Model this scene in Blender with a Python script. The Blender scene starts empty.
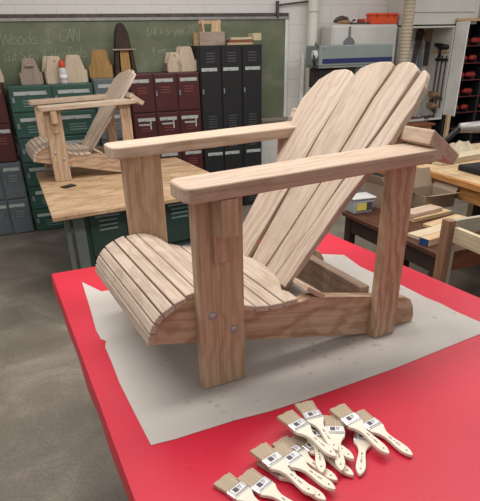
import bpy, bmesh, math, random
from mathutils import Vector, Matrix
random.seed(4)
SC = bpy.context.scene
COL = SC.collection

# ------------------------------------------------------------------ materials
def new_mat(name):
    m = bpy.data.materials.new(name); m.use_nodes = True
    nt = m.node_tree; nt.nodes.clear()
    out = nt.nodes.new('ShaderNodeOutputMaterial'); b = nt.nodes.new('ShaderNodeBsdfPrincipled')
    nt.links.new(b.outputs[0], out.inputs[0])
    return m, nt, b
def N(nt, t, **kw):
    n = nt.nodes.new(t)
    for k, v in kw.items():
        if k in n.inputs: n.inputs[k].default_value = v
        else: setattr(n, k, v)
    return n
def ramp(nt, fac, stops):
    r = nt.nodes.new('ShaderNodeValToRGB'); e = r.color_ramp.elements
    while len(e) < len(stops): e.new(0.5)
    for i, (p, c) in enumerate(stops):
        e[i].position = p; e[i].color = (*c, 1)
    nt.links.new(fac, r.inputs[0]); return r
def coords(nt, rnd=True, scale=(1, 1, 1), rot=(0, 0, 0), kind='Object'):
    tc = nt.nodes.new('ShaderNodeTexCoord'); src = tc.outputs[kind]
    if rnd:
        oi = nt.nodes.new('ShaderNodeObjectInfo')
        mu = N(nt, 'ShaderNodeMath', operation='MULTIPLY'); nt.links.new(oi.outputs['Random'], mu.inputs[0]); mu.inputs[1].default_value = 7.3
        sn = N(nt, 'ShaderNodeMath', operation='SINE'); m2 = N(nt, 'ShaderNodeMath', operation='MULTIPLY')
        nt.links.new(mu.outputs[0], m2.inputs[0]); m2.inputs[1].default_value = 11.7; nt.links.new(m2.outputs[0], sn.inputs[0])
        s2 = N(nt, 'ShaderNodeMath', operation='MULTIPLY'); nt.links.new(sn.outputs[0], s2.inputs[0]); s2.inputs[1].default_value = .12
        cx = nt.nodes.new('ShaderNodeCombineXYZ')
        nt.links.new(mu.outputs[0], cx.inputs[0]); nt.links.new(s2.outputs[0], cx.inputs[1]); nt.links.new(s2.outputs[0], cx.inputs[2])
        ad = N(nt, 'ShaderNodeVectorMath', operation='ADD'); nt.links.new(src, ad.inputs[0]); nt.links.new(cx.outputs[0], ad.inputs[1]); src = ad.outputs[0]
    mp = nt.nodes.new('ShaderNodeMapping'); mp.inputs['Scale'].default_value = scale; mp.inputs['Rotation'].default_value = rot
    nt.links.new(src, mp.inputs[0]); return mp.outputs[0]
def mixc(nt, fac, a, b, mode='MIX'):
    m = nt.nodes.new('ShaderNodeMix'); m.data_type = 'RGBA'; m.blend_type = mode
    for s, v in ((0, fac), (6, a), (7, b)):
        if hasattr(v, 'is_linked'): nt.links.new(v, m.inputs[s])
        else: m.inputs[s].default_value = v if s == 0 else (*v, 1)
    return m.outputs[2]
def wood(name, light, dark, ring=9.0, contrast=.55, rough=.62, hue=None, tilt=(.05, .04)):
    """grain runs along the object's local X"""
    m, nt, b = new_mat(name)
    v = coords(nt, True, (.55, 1, 1), (0, tilt[0], tilt[1]))
    w = N(nt, 'ShaderNodeTexWave', wave_type='RINGS', rings_direction='X', wave_profile='SIN')
    w.inputs['Scale'].default_value = ring; w.inputs['Distortion'].default_value = 7.0
    w.inputs['Detail'].default_value = 2.5; w.inputs['Detail Scale'].default_value = 1.6
    nt.links.new(v, w.inputs['Vector'])
    v2 = coords(nt, True, (2.2, 95, 95)); n = N(nt, 'ShaderNodeTexNoise'); n.inputs['Scale'].default_value = 1.6; n.inputs['Detail'].default_value = 5
    nt.links.new(v2, n.inputs['Vector'])
    v3 = coords(nt, True, (1.3, 5, 5)); n3 = N(nt, 'ShaderNodeTexNoise'); n3.inputs['Scale'].default_value = 1.5; n3.inputs['Detail'].default_value = 2
    nt.links.new(v3, n3.inputs['Vector'])
    r1 = ramp(nt, w.outputs['Fac'], [(0.25, light), (1.0, dark)])
    c1 = mixc(nt, contrast, light, r1.outputs[0])
    r2 = ramp(nt, n.outputs['Fac'], [(.32, tuple(x * .74 for x in light)), (.55, (1, 1, 1))])
    c2 = mixc(nt, .38, c1, r2.outputs[0], 'MULTIPLY')
    r3 = ramp(nt, n3.outputs['Fac'], [(.3, hue or (.90, .83, .77)), (.7, (1, 1, 1))])
    c3 = mixc(nt, .6, c2, r3.outputs[0], 'MULTIPLY')
    nt.links.new(c3, b.inputs['Base Color']); b.inputs['Roughness'].default_value = rough
    b.inputs['Specular IOR Level'].default_value = .25
    bp = nt.nodes.new('ShaderNodeBump'); bp.inputs['Strength'].default_value = .12; bp.inputs['Distance'].default_value = .001
    nt.links.new(n.outputs['Fac'], bp.inputs['Height']); nt.links.new(bp.outputs[0], b.inputs['Normal'])
    return m
def plain(name, c, rough=.6, metal=0, var=.12, scale=8, spec=.35, bump=0):
    m, nt, b = new_mat(name)
    v = coords(nt, False); n = N(nt, 'ShaderNodeTexNoise'); n.inputs['Scale'].default_value = scale; n.inputs['Detail'].default_value = 5
    nt.links.new(v, n.inputs['Vector'])
    r = ramp(nt, n.outputs['Fac'], [(.3, tuple(x * (1 - var) for x in c)), (.7, tuple(min(1, x * (1 + var)) for x in c))])
    nt.links.new(r.outputs[0], b.inputs['Base Color'])
    b.inputs['Roughness'].default_value = rough; b.inputs['Metallic'].default_value = metal; b.inputs['Specular IOR Level'].default_value = spec
    if bump:
        bp = nt.nodes.new('ShaderNodeBump'); bp.inputs['Strength'].default_value = bump; bp.inputs['Distance'].default_value = .003
        nt.links.new(n.outputs['Fac'], bp.inputs['Height']); nt.links.new(bp.outputs[0], b.inputs['Normal'])
    return m
def worn(name, c, scuff, amt=.62, rough=.45):
    """painted steel with scuffed streaks"""
    m, nt, b = new_mat(name)
    v = coords(nt, False, (2.5, 2.5, 9)); n = N(nt, 'ShaderNodeTexNoise'); n.inputs['Scale'].default_value = 4; n.inputs['Detail'].default_value = 8; n.inputs['Roughness'].default_value = .7
    nt.links.new(v, n.inputs['Vector'])
    r = ramp(nt, n.outputs['Fac'], [(amt, (0, 0, 0)), (amt + .07, (1, 1, 1))])
    n2 = N(nt, 'ShaderNodeTexNoise'); n2.inputs['Scale'].default_value = 3; nt.links.new(coords(nt, False), n2.inputs['Vector'])
    base = ramp(nt, n2.outputs['Fac'], [(.3, tuple(x * .8 for x in c)), (.7, tuple(x * 1.15 for x in c))])
    nt.links.new(mixc(nt, r.outputs[0], base.outputs[0], scuff), b.inputs['Base Color'])
    b.inputs['Roughness'].default_value = rough
    return m

M = {}
M['ash'] = wood('ash_wood', (.56, .435, .335), (.42, .305, .22), 9, .55)
M['ash_pale'] = wood('ash_wood_pale', (.56, .455, .37), (.43, .335, .26), 10, .6)
M['ash_warm'] = wood('ash_wood_warm', (.54, .39, .265), (.39, .255, .16), 8, .6)
M['ash_figured'] = wood('ash_wood_figured', (.54, .385, .265), (.34, .205, .125), 10, .7, tilt=(.20, .16))
M['ash_oiled'] = wood('ash_wood_second', (.56, .40, .28), (.42, .28, .18), 9, .5)
M['pine'] = wood('pine_wood', (.60, .44, .27), (.45, .29, .15), 7, .5)
M['pine_orange'] = wood('pine_varnished', (.50, .25, .09), (.33, .14, .045), 6, .5, .45)
M['pine_pale'] = wood('pine_pale', (.62, .53, .38), (.52, .41, .26), 6, .4)
M['post_brown'] = wood('brown_post_wood', (.30, .165, .10), (.20, .10, .06), 8, .5)
M['pine_grey'] = wood('pine_greyish', (.40, .36, .29), (.32, .28, .22), 6, .4)
M['birch'] = wood('birch_wood', (.60, .50, .38), (.50, .40, .29), 8, .3)
M['grey_wood'] = wood('weathered_wood', (.36, .29, .24), (.28, .22, .18), 9, .4)
M['golden'] = wood('golden_wood', (.40, .24, .09), (.29, .16, .05), 9, .4)
M['dark_wood'] = wood('dark_stained_wood', (.055, .032, .026), (.03, .018, .015), 9, .5)
M['brown_wood'] = wood('brown_table_wood', (.10, .042, .026), (.05, .02, .013), 5, .5, .38)
M['red_brown'] = wood('red_brown_wood', (.26, .10, .05), (.17, .06, .03), 8, .5)
M['dark_brown'] = plain('dark_brown_paint', (.035, .018, .014), .45)
M['silver'] = plain('bright_steel', (.72, .72, .72), .28, .85, .1, 40)
M['bolt'] = plain('galvanised_steel', (.40, .40, .41), .4, .8, .15, 60)
M['white_paint'] = plain('white_painted_wood', (.60, .58, .54), .6, 0, .05, 4)
M['white_dirty'] = plain('whitewashed_board', (.74, .73, .70), .65, 0, .1, 5)
M['pipe'] = plain('cream_pipe', (.66, .63, .57), .5, 0, .04, 3)
M['steel_grey'] = plain('grey_steel', (.20, .20, .20), .45, .4)
M['iron'] = plain('rusty_iron', (.10, .08, .075), .6, .4, .3, 20)
M['black'] = plain('black_plastic', (.012, .012, .013), .5, 0, .2, 20)
M['dark'] = plain('dark_shelf_paint', (.016, .015, .016), .6, 0, .2, 5)
M['rack_red'] = plain('dull_red_paint', (.13, .02, .018), .6)
M['red_tool'] = plain('red_plastic', (.33, .03, .025), .5, 0, .3, 20)
M['orange'] = plain('orange_plastic', (.75, .09, .025), .45, 0, .08, 15)
M['machine'] = plain('grey_green_enamel', (.225, .26, .25), .4, 0, .06, 4)
M['navy'] = worn('navy_stripe', (.012, .018, .11), (.12, .13, .22), .66)
M['hose'] = plain('beige_hose', (.42, .35, .26), .6, 0, .12, 12)
M['tan'] = plain('tan_leather', (.30, .18, .10), .7, 0, .25, 25)
M['clear'] = plain('clear_plastic', (.55, .57, .58), .25, 0, .05, 6)
M['clear'].node_tree.nodes['Principled BSDF'].inputs['Transmission Weight'].default_value = .35
M['yellow'] = plain('yellow_label', (.62, .55, .10), .5, 0, .1, 10)
M['label_dark'] = plain('dark_print', (.07, .055, .07), .5, 0, .5, 60)
M['blue'] = plain('blue_paint', (.012, .05, .16), .6, 0, .25, 30)
M['cardboard'] = plain('cardboard', (.30, .225, .16), .8, 0, .08, 6)
M['cardboard_dark'] = plain('cardboard_inside', (.17, .115, .075), .85, 0, .1, 6)
M['sawdust'] = plain('sawdust_cloth', (.42, .35, .25), .95, 0, .25, 30, bump=.6)
M['alu'] = plain('cast_aluminium', (.30, .29, .28), .42, .5, .15, 15)
M['bottle'] = plain('white_bottle', (.55, .53, .52), .4, 0, .1, 30)
M['bottle_red'] = plain('red_cap', (.50, .06, .03), .4)
M['handle'] = plain('cream_handle', (.78, .70, .58), .5, 0, .04, 20)
M['print'] = plain('grey_print', (.16, .14, .12), .7)
M['label_white'] = plain('white_label', (.74, .74, .74), .5, 0, .05, 50)
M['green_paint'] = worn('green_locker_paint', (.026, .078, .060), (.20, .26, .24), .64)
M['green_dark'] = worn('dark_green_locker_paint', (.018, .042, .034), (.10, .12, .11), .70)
M['grey_paint'] = worn('grey_locker_paint', (.105, .125, .135), (.30, .33, .34), .66)
M['red_paint'] = worn('maroon_locker_paint', (.062, .009, .010), (.28, .13, .12), .67)
M['black_paint'] = worn('black_locker_paint', (.006, .006, .007), (.07, .07, .07), .70, .65)
M['tape'] = worn('worn_label_strip', (.42, .44, .42), (.12, .13, .13), .56)
M['post_green'] = plain('grey_green_steel', (.13, .155, .135), .45, .2)
M['seam'] = plain('door_gap_shadow', (.012, .012, .012), .8)
M['vent_g'] = plain('louvre_metal', (.16, .24, .22), .45, .2)
M['vent_k'] = plain('louvre_dark_metal', (.085, .085, .09), .45, .3)
M['vent_r'] = plain('louvre_red_metal', (.20, .055, .05), .45, .2)
M['vent_s'] = plain('louvre_grey_metal', (.22, .25, .27), .45, .3)

def mk_bristle():
    m, nt, b = new_mat('bristle')
    v = coords(nt, False, (3, 900, 400)); n = N(nt, 'ShaderNodeTexNoise'); n.inputs['Scale'].default_value = 1; n.inputs['Detail'].default_value = 3
    nt.links.new(v, n.inputs['Vector'])
    r = ramp(nt, n.outputs['Fac'], [(.35, (.27, .19, .12)), (.65, (.60, .49, .35))])
    nt.links.new(r.outputs[0], b.inputs['Base Color']); b.inputs['Roughness'].default_value = .8
    bp = nt.nodes.new('ShaderNodeBump'); bp.inputs['Strength'].default_value = .5; bp.inputs['Distance'].default_value = .001
    nt.links.new(n.outputs['Fac'], bp.inputs['Height']); nt.links.new(bp.outputs[0], b.inputs['Normal'])
    return m
M['bristle'] = mk_bristle()
def mk_floor():
    m, nt, b = new_mat('concrete_floor')
    v = coords(nt, False)
    n = N(nt, 'ShaderNodeTexNoise'); n.inputs['Scale'].default_value = 2.2; n.inputs['Detail'].default_value = 9; n.inputs['Roughness'].default_value = .62; n.inputs['Distortion'].default_value = .6
    nt.links.new(v, n.inputs['Vector'])
    r = ramp(nt, n.outputs['Fac'], [(.3, (.145, .120, .094)), (.5, (.198, .168, .134)), (.7, (.30, .26, .212))])
    n2 = N(nt, 'ShaderNodeTexNoise'); n2.inputs['Scale'].default_value = 55; n2.inputs['Detail'].default_value = 3; nt.links.new(v, n2.inputs['Vector'])
    r2 = ramp(nt, n2.outputs['Fac'], [(.35, (.80, .80, .80)), (.62, (1.1, 1.1, 1.1))])
    nt.links.new(mixc(nt, .7, r.outputs[0], r2.outputs[0], 'MULTIPLY'), b.inputs['Base Color'])
    rr = ramp(nt, n.outputs['Fac'], [(.3, (.38, .38, .38)), (.7, (.6, .6, .6))]); nt.links.new(rr.outputs[0], b.inputs['Roughness'])
    return m
M['floor'] = mk_floor()
def mk_block():
    m, nt, b = new_mat('painted_block_wall')
    tc = nt.nodes.new('ShaderNodeTexCoord')
    sp = nt.nodes.new('ShaderNodeSeparateXYZ'); nt.links.new(tc.outputs['Object'], sp.inputs[0])
    cx = nt.nodes.new('ShaderNodeCombineXYZ'); nt.links.new(sp.outputs[0], cx.inputs[0]); nt.links.new(sp.outputs[2], cx.inputs[1])
    br = nt.nodes.new('ShaderNodeTexBrick'); br.inputs['Scale'].default_value = 1
    br.inputs['Brick Width'].default_value = .40; br.inputs['Row Height'].default_value = .20; br.inputs['Mortar Size'].default_value = .006; br.inputs['Mortar Smooth'].default_value = .6
    br.inputs['Color1'].default_value = (.70, .675, .645, 1); br.inputs['Color2'].default_value = (.69, .665, .635, 1); br.inputs['Mortar'].default_value = (.65, .625, .595, 1)
    nt.links.new(cx.outputs[0], br.inputs['Vector']); nt.links.new(br.outputs['Color'], b.inputs['Base Color'])
    b.inputs['Roughness'].default_value = .6
    bp = nt.nodes.new('ShaderNodeBump'); bp.inputs['Strength'].default_value = .5; bp.inputs['Distance'].default_value = .006; bp.invert = True
    nt.links.new(br.outputs['Fac'], bp.inputs['Height']); nt.links.new(bp.outputs[0], b.inputs['Normal'])
    return m
M['block'] = mk_block()
def mk_board():
    m, nt, b = new_mat('green_chalkboard')
    v = coords(nt, False, (1, 1, 1.6)); n = N(nt, 'ShaderNodeTexNoise'); n.inputs['Scale'].default_value = 2.6; n.inputs['Detail'].default_value = 7; n.inputs['Roughness'].default_value = .6
    nt.links.new(v, n.inputs['Vector'])
    r = ramp(nt, n.outputs['Fac'], [(.32, (.120, .138, .082)), (.52, (.158, .178, .112)), (.72, (.22, .235, .165))])
    nt.links.new(r.outputs[0], b.inputs['Base Color']); b.inputs['Roughness'].default_value = .75
    return m
M['board'] = mk_board()
M['chalk'] = plain('chalk', (.33, .36, .27), .9, 0, .2, 40)
def mk_cloth():
    m, nt, b = new_mat('red_table_covering')
    v = coords(nt, False); n = N(nt, 'ShaderNodeTexNoise'); n.inputs['Scale'].default_value = 3; n.inputs['Detail'].default_value = 4; nt.links.new(v, n.inputs['Vector'])
    r = ramp(nt, n.outputs['Fac'], [(.3, (.52, .008, .030)), (.7, (.59, .013, .040))])
    nt.links.new(r.outputs[0], b.inputs['Base Color']); b.inputs['Roughness'].default_value = .42; b.inputs['Specular IOR Level'].default_value = .35
    n2 = N(nt, 'ShaderNodeTexNoise'); n2.inputs['Scale'].default_value = 14; n2.inputs['Detail'].default_value = 3; n2.inputs['Distortion'].default_value = 1.5; nt.links.new(v, n2.inputs['Vector'])
    bp = nt.nodes.new('ShaderNodeBump'); bp.inputs['Strength'].default_value = .25; bp.inputs['Distance'].default_value = .004
    nt.links.new(n2.outputs['Fac'], bp.inputs['Height']); nt.links.new(bp.outputs[0], b.inputs['Normal'])
    return m
M['cloth'] = mk_cloth()
def mk_paper():
    m, nt, b = new_mat('builder_paper')
    v = coords(nt, False)
    n = N(nt, 'ShaderNodeTexNoise'); n.inputs['Scale'].default_value = 2.4; n.inputs['Detail'].default_value = 5; nt.links.new(v, n.inputs['Vector'])
    r = ramp(nt, n.outputs['Fac'], [(.3, (.46, .42, .385)), (.7, (.525, .485, .445))])
    vo = N(nt, 'ShaderNodeTexVoronoi'); vo.inputs['Scale'].default_value = 26; nt.links.new(v, vo.inputs['Vector'])
    d = ramp(nt, vo.outputs['Distance'], [(.20, (1, 1, 1)), (.26, (0, 0, 0))])
    n3 = N(nt, 'ShaderNodeTexNoise'); n3.inputs['Scale'].default_value = 5.5; n3.inputs['Detail'].default_value = 2; nt.links.new(v, n3.inputs['Vector'])
    k = ramp(nt, n3.outputs['Fac'], [(.50, (0, 0, 0)), (.62, (1, 1, 1))])
    f = mixc(nt, 1, d.outputs[0], k.outputs[0], 'MULTIPLY')
    f2 = mixc(nt, 1, f, (.45, .45, .45), 'MULTIPLY')
    nt.links.new(mixc(nt, f2, r.outputs[0], (.27, .22, .18)), b.inputs['Base Color'])
    b.inputs['Roughness'].default_value = .85
    n2 = N(nt, 'ShaderNodeTexNoise'); n2.inputs['Scale'].default_value = 5; n2.inputs['Detail'].default_value = 2; nt.links.new(v, n2.inputs['Vector'])
    bp = nt.nodes.new('ShaderNodeBump'); bp.inputs['Strength'].default_value = .25; bp.inputs['Distance'].default_value = .01
    nt.links.new(n2.outputs['Fac'], bp.inputs['Height']); nt.links.new(bp.outputs[0], b.inputs['Normal'])
    return m
M['paper'] = mk_paper()
def mk_ply():
    m, nt, b = new_mat('worn_plywood')
    v = coords(nt, False, (1.2, 3.2, 1)); n = N(nt, 'ShaderNodeTexNoise'); n.inputs['Scale'].default_value = 3; n.inputs['Detail'].default_value = 7; n.inputs['Distortion'].default_value = 1.0; nt.links.new(v, n.inputs['Vector'])
    r = ramp(nt, n.outputs['Fac'], [(.28, (.29, .17, .09)), (.48, (.45, .29, .165)), (.7, (.58, .41, .26))])
    n2 = N(nt, 'ShaderNodeTexNoise'); n2.inputs['Scale'].default_value = 30; n2.inputs['Detail'].default_value = 2; nt.links.new(coords(nt, False), n2.inputs['Vector'])
    r2 = ramp(nt, n2.outputs['Fac'], [(.30, (.45, .36, .28)), (.40, (1, 1, 1))])
    nt.links.new(mixc(nt, .6, r.outputs[0], r2.outputs[0], 'MULTIPLY'), b.inputs['Base Color']); b.inputs['Roughness'].default_value = .6
    return m
M['ply'] = mk_ply()

# ------------------------------------------------------------------ helpers
def tag(o, label, cat, group=None, kind=None):
    if label: o['label'] = label
    if cat: o['category'] = cat
    if group: o['group'] = group
    if kind: o['kind'] = kind
    return o
def empty(name, loc, rz=0, label=None, cat=None, group=None):
    o = bpy.data.objects.new(name, None); COL.objects.link(o); o.location = loc; o.rotation_euler = (0, 0, rz)
    o.empty_display_size = .1
    return tag(o, label, cat, group)
def link(name, me, mat, parent=None, bevel=0, seg=2, smooth=False, M4=None):
    me.materials.append(mat)
    o = bpy.data.objects.new(name, me); COL.objects.link(o)
    if parent: o.parent = parent
    if M4 is not None: o.matrix_basis = M4
    if bevel:
        b = o.modifiers.new('edges', 'BEVEL'); b.width = bevel; b.segments = seg; b.limit_method = 'ANGLE'; b.angle_limit = math.radians(35)
    if smooth:
        for p in me.polygons: p.use_smooth = True
    return o
def from_bm(bm, name):
    bmesh.ops.recalc_face_normals(bm, faces=bm.faces)
    me = bpy.data.meshes.new(name); bm.to_mesh(me); bm.free(); return me
def prism_bm(bm, pts, t0, t1):
    lo = [bm.verts.new((p[0], p[1], t0)) for p in pts]; hi = [bm.verts.new((p[0], p[1], t1)) for p in pts]
    bm.faces.new(lo[::-1]); bm.faces.new(hi); n = len(pts)
    for i in range(n): bm.faces.new((lo[i], lo[(i + 1) % n], hi[(i + 1) % n], hi[i]))
def frame(O, X, Y):
    X = Vector(X).normalized(); Z = X.cross(Vector(Y)).normalized(); Y = Z.cross(X)
    m = Matrix.Identity(4)
    for i in range(3): m[i][0] = X[i]; m[i][1] = Y[i]; m[i][2] = Z[i]; m[i][3] = O[i]
    return m
def slab(name, pts3, tvec, mat, parent=None, X=None, bevel=.003, seg=2):
    """extrude the planar polygon pts3 by tvec; local X (the grain) runs along X"""
    pts3 = [Vector(p) for p in pts3]; T = Vector(tvec); c = sum(pts3, Vector()) / len(pts3)
    n = Vector()
    for i in range(len(pts3)): n += (pts3[i] - c).cross(pts3[(i + 1) % len(pts3)] - c)
    n.normalize()
    X = Vector(X) if X is not None else pts3[1] - pts3[0]
    if abs(X.normalized().dot(n)) > .9:          # grain along the extrusion itself
        Yv = (pts3[1] - pts3[0]).normalized(); m = frame(c, n, Yv); inv = m.inverted(); th = T.dot(n)
        bm = bmesh.new(); lo = []; hi = []
        for p in pts3:
            q = inv @ p; lo.append(bm.verts.new((0, q.y, q.z))); hi.append(bm.verts.new((th, q.y, q.z)))
        k = len(lo); bm.faces.new(lo); bm.faces.new(hi[::-1])
        for i in range(k): bm.faces.new((lo[i], lo[(i + 1) % k], hi[(i + 1) % k], hi[i]))
        return link(name, from_bm(bm, name), mat, parent, bevel, seg, M4=m)
    X = (X - n * X.dot(n)).normalized(); Y = n.cross(X)
    m = frame(c, X, Y); inv = m.inverted(); th = T.dot(n)
    bm = bmesh.new(); prism_bm(bm, [(inv @ p)[:2] for p in pts3], 0, th)
    return link(name, from_bm(bm, name), mat, parent, bevel, seg, M4=m)
def box(name, x0, x1, y0, y1, z0, z1, mat, parent=None, bevel=.002, grain='x'):
    cx, cy, cz = (x0 + x1) / 2, (y0 + y1) / 2, (z0 + z1) / 2
    if grain == 'x': m = frame((cx, cy, cz), (1, 0, 0), (0, 1, 0)); a, b, c = x1 - x0, y1 - y0, z1 - z0
    elif grain == 'y': m = frame((cx, cy, cz), (0, 1, 0), (-1, 0, 0)); a, b, c = y1 - y0, x1 - x0, z1 - z0
    else: m = frame((cx, cy, cz), (0, 0, 1), (1, 0, 0)); a, b, c = z1 - z0, x1 - x0, y1 - y0
    bm = bmesh.new(); prism_bm(bm, [(-a / 2, -b / 2), (a / 2, -b / 2), (a / 2, b / 2), (-a / 2, b / 2)], -c / 2, c / 2)
    return link(name, from_bm(bm, name), mat, parent, bevel, M4=m)
def boxes_mesh(name, lst, mat, parent=None, bevel=0):
    bm = bmesh.new()
    for x0, x1, y0, y1, z0, z1 in lst:
        b2 = bmesh.new(); prism_bm(b2, [(x0, y0), (x1, y0), (x1, y1), (x0, y1)], z0, z1)
        t = bpy.data.meshes.new('t'); b2.to_mesh(t); b2.free(); bm.from_mesh(t); bpy.data.meshes.remove(t)
    return link(name, from_bm(bm, name), mat, parent, bevel)
def lathe(name, prof, loc, axis, mat, parent=None, seg=24, smooth=True):
    """prof = [(radius, height)] turned about axis at loc"""
    ax = Vector(axis).normalized(); t = Vector((1, 0, 0)) if abs(ax.x) < .9 else Vector((0, 1, 0))
    X = (t - ax * t.dot(ax)).normalized(); m = frame(loc, X, ax.cross(X))
    bm = bmesh.new(); rings = []
    for r, h in prof:
        rings.append([bm.verts.new((r * math.cos(2 * math.pi * k / seg), r * math.sin(2 * math.pi * k / seg), h)) for k in range(seg)])
    for a, b in zip(rings, rings[1:]):
        for k in range(seg): bm.faces.new((a[k], a[(k + 1) % seg], b[(k + 1) % seg], b[k]))
    bm.faces.new(rings[0][::-1]); bm.faces.new(rings[-1])
    o = link(name, from_bm(bm, name), mat, parent, M4=m)
    if smooth:
        for p in o.data.polygons: p.use_smooth = len(p.vertices) == 4
    return o
def tube(name, pts, r, mat, parent=None, seg=10):
    pts = [Vector(p) for p in pts]; bm = bmesh.new(); rings = []
    for i, p in enumerate(pts):
        d = (pts[min(i + 1, len(pts) - 1)] - pts[max(i - 1, 0)]).normalized()
        t = Vector((0, 0, 1)) if abs(d.z) < .9 else Vector((1, 0, 0))
        a = d.cross(t).normalized(); b = d.cross(a); rr = r[i] if isinstance(r, (list, tuple)) else r
        rings.append([bm.verts.new(p + rr * (a * math.cos(2 * math.pi * k / seg) + b * math.sin(2 * math.pi * k / seg))) for k in range(seg)])
    for a, b in zip(rings, rings[1:]):
        for k in range(seg): bm.faces.new((a[k], a[(k + 1) % seg], b[(k + 1) % seg], b[k]))
    bm.faces.new(rings[0][::-1]); bm.faces.new(rings[-1])
    return link(name, from_bm(bm, name), mat, parent, smooth=True)
def copy_tree(o, parent=None):
    c = o.copy(); COL.objects.link(c); c.parent = parent
    for ch in list(o.children): copy_tree(ch, c)
    return c

# ------------------------------------------------------------------ camera
CH = 1.80
pitch, roll = .4885, -.0243
fw = Vector((0, math.cos(pitch), -math.sin(pitch))); up0 = Vector((0, math.sin(pitch), math.cos(pitch))); rt0 = Vector((1, 0, 0))
rt = math.cos(roll) * rt0 + math.sin(roll) * up0; up = -math.sin(roll) * rt0 + math.cos(roll) * up0
cam = bpy.data.cameras.new('camera'); co = bpy.data.objects.new('camera', cam); COL.objects.link(co)
mm = Matrix.Identity(4)
for i in range(3): mm[i][0] = rt[i]; mm[i][1] = up[i]; mm[i][2] = -fw[i]
mm[2][3] = CH
co.matrix_world = mm
cam.sensor_fit = 'HORIZONTAL'; cam.sensor_width = 36; cam.lens = 520.62 / 480 * 36
cam.shift_x = (240 - 236.67) / 480; cam.shift_y = (321.69 - 250.5) / 480; cam.clip_start = .05
SC.camera = co

# ------------------------------------------------------------------ wall frame: a along the back wall, o into it, z up
WY = .3453; A0 = Vector((-2.58, 5.53, 0)); D = Vector((math.cos(WY), math.sin(WY), 0)); NN = Vector((-math.sin(WY), math.cos(WY), 0))
def wp(a, o, z=0): return A0 + D * a + NN * o + Vector((0, 0, z))

# ------------------------------------------------------------------ room
def struct(o): o['kind'] = 'structure'; return o
bm = bmesh.new(); prism_bm(bm, [(-4.5, -3.2), (6.5, -3.2), (6.5, 9.5), (-4.5, 9.5)], -.1, 0)
struct(link('floor', from_bm(bm, 'floor'), M['floor']))
m_w = frame(wp(0, .40), D, NN)
bm = bmesh.new(); prism_bm(bm, [(-2.4, 0), (9.2, 0), (9.2, .15), (-2.4, .15)], 0, 3.4)
struct(link('wall_back', from_bm(bm, 'wall_back'), M['block'], M4=m_w))

# ------------------------------------------------------------------ Adirondack chair
W = .6716; CV = W / 2
def P(u, v, z): return Vector((u, -v, z))
SLATS = [
  [ (-0.1988, 0.5465, 0.1986),(-0.2313, 0.428, 0.1909),(-0.4015, 0.4345, 0.4327),(-0.5279, 0.4485, 0.6115),(-0.6363, 0.4482, 0.7628),(-0.6747, 0.4503, 0.8163),(-0.6879, 0.4796, 0.8312),(-0.6933, 0.5132, 0.8335),(-0.6921, 0.5713, 0.8222),(-0.6641, 0.6254, 0.7871),(-0.6358, 0.6421, 0.7523),(-0.6099, 0.6567, 0.7205),(-0.5683, 0.6464, 0.6693),(-0.5247, 0.6255, 0.6158),(-0.4379, 0.5905, 0.5091),(-0.2926, 0.5614, 0.3245) ],
  [ (-0.2372, 0.419, 0.1969),(-0.2443, 0.3248, 0.1967),(-0.4266, 0.2908, 0.4629),(-0.5431, 0.2799, 0.6312),(-0.6266, 0.2754, 0.7513),(-0.6856, 0.2595, 0.8349),(-0.6964, 0.2634, 0.8506),(-0.7011, 0.286, 0.859),(-0.6994, 0.333, 0.8579),(-0.6952, 0.3732, 0.851),(-0.6864, 0.4136, 0.8359),(-0.6727, 0.4273, 0.8155),(-0.6363, 0.4331, 0.7636),(-0.6005, 0.4286, 0.7133),(-0.5295, 0.435, 0.613),(-0.4034, 0.4265, 0.4342) ],
  [ (-0.2445, 0.3106, 0.1979),(-0.2361, 0.2397, 0.1988),(-0.374, 0.198, 0.4018),(-0.4518, 0.1888, 0.5097),(-0.5769, 0.1572, 0.6798),(-0.6928, 0.1427, 0.8304),(-0.6983, 0.1479, 0.8385),(-0.7054, 0.1796, 0.8531),(-0.7065, 0.2084, 0.8589),(-0.7041, 0.2329, 0.8587),(-0.6972, 0.2516, 0.8508),(-0.6851, 0.2525, 0.8336),(-0.6261, 0.2675, 0.7503),(-0.5435, 0.273, 0.632),(-0.4272, 0.2839, 0.4642) ],
  [ (-0.2345, 0.2233, 0.2015),(-0.2126, 0.135, 0.2108),(-0.3961, 0.1168, 0.452),(-0.5538, 0.0746, 0.6515),(-0.5865, 0.0786, 0.6917),(-0.6318, 0.0735, 0.7473),(-0.6681, 0.0847, 0.7919),(-0.6905, 0.1029, 0.8206),(-0.699, 0.1162, 0.8337),(-0.7011, 0.1297, 0.8388),(-0.6965, 0.1389, 0.8346),(-0.5772, 0.1529, 0.6803),(-0.4509, 0.1822, 0.5095),(-0.3741, 0.1925, 0.4032) ],
]
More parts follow.
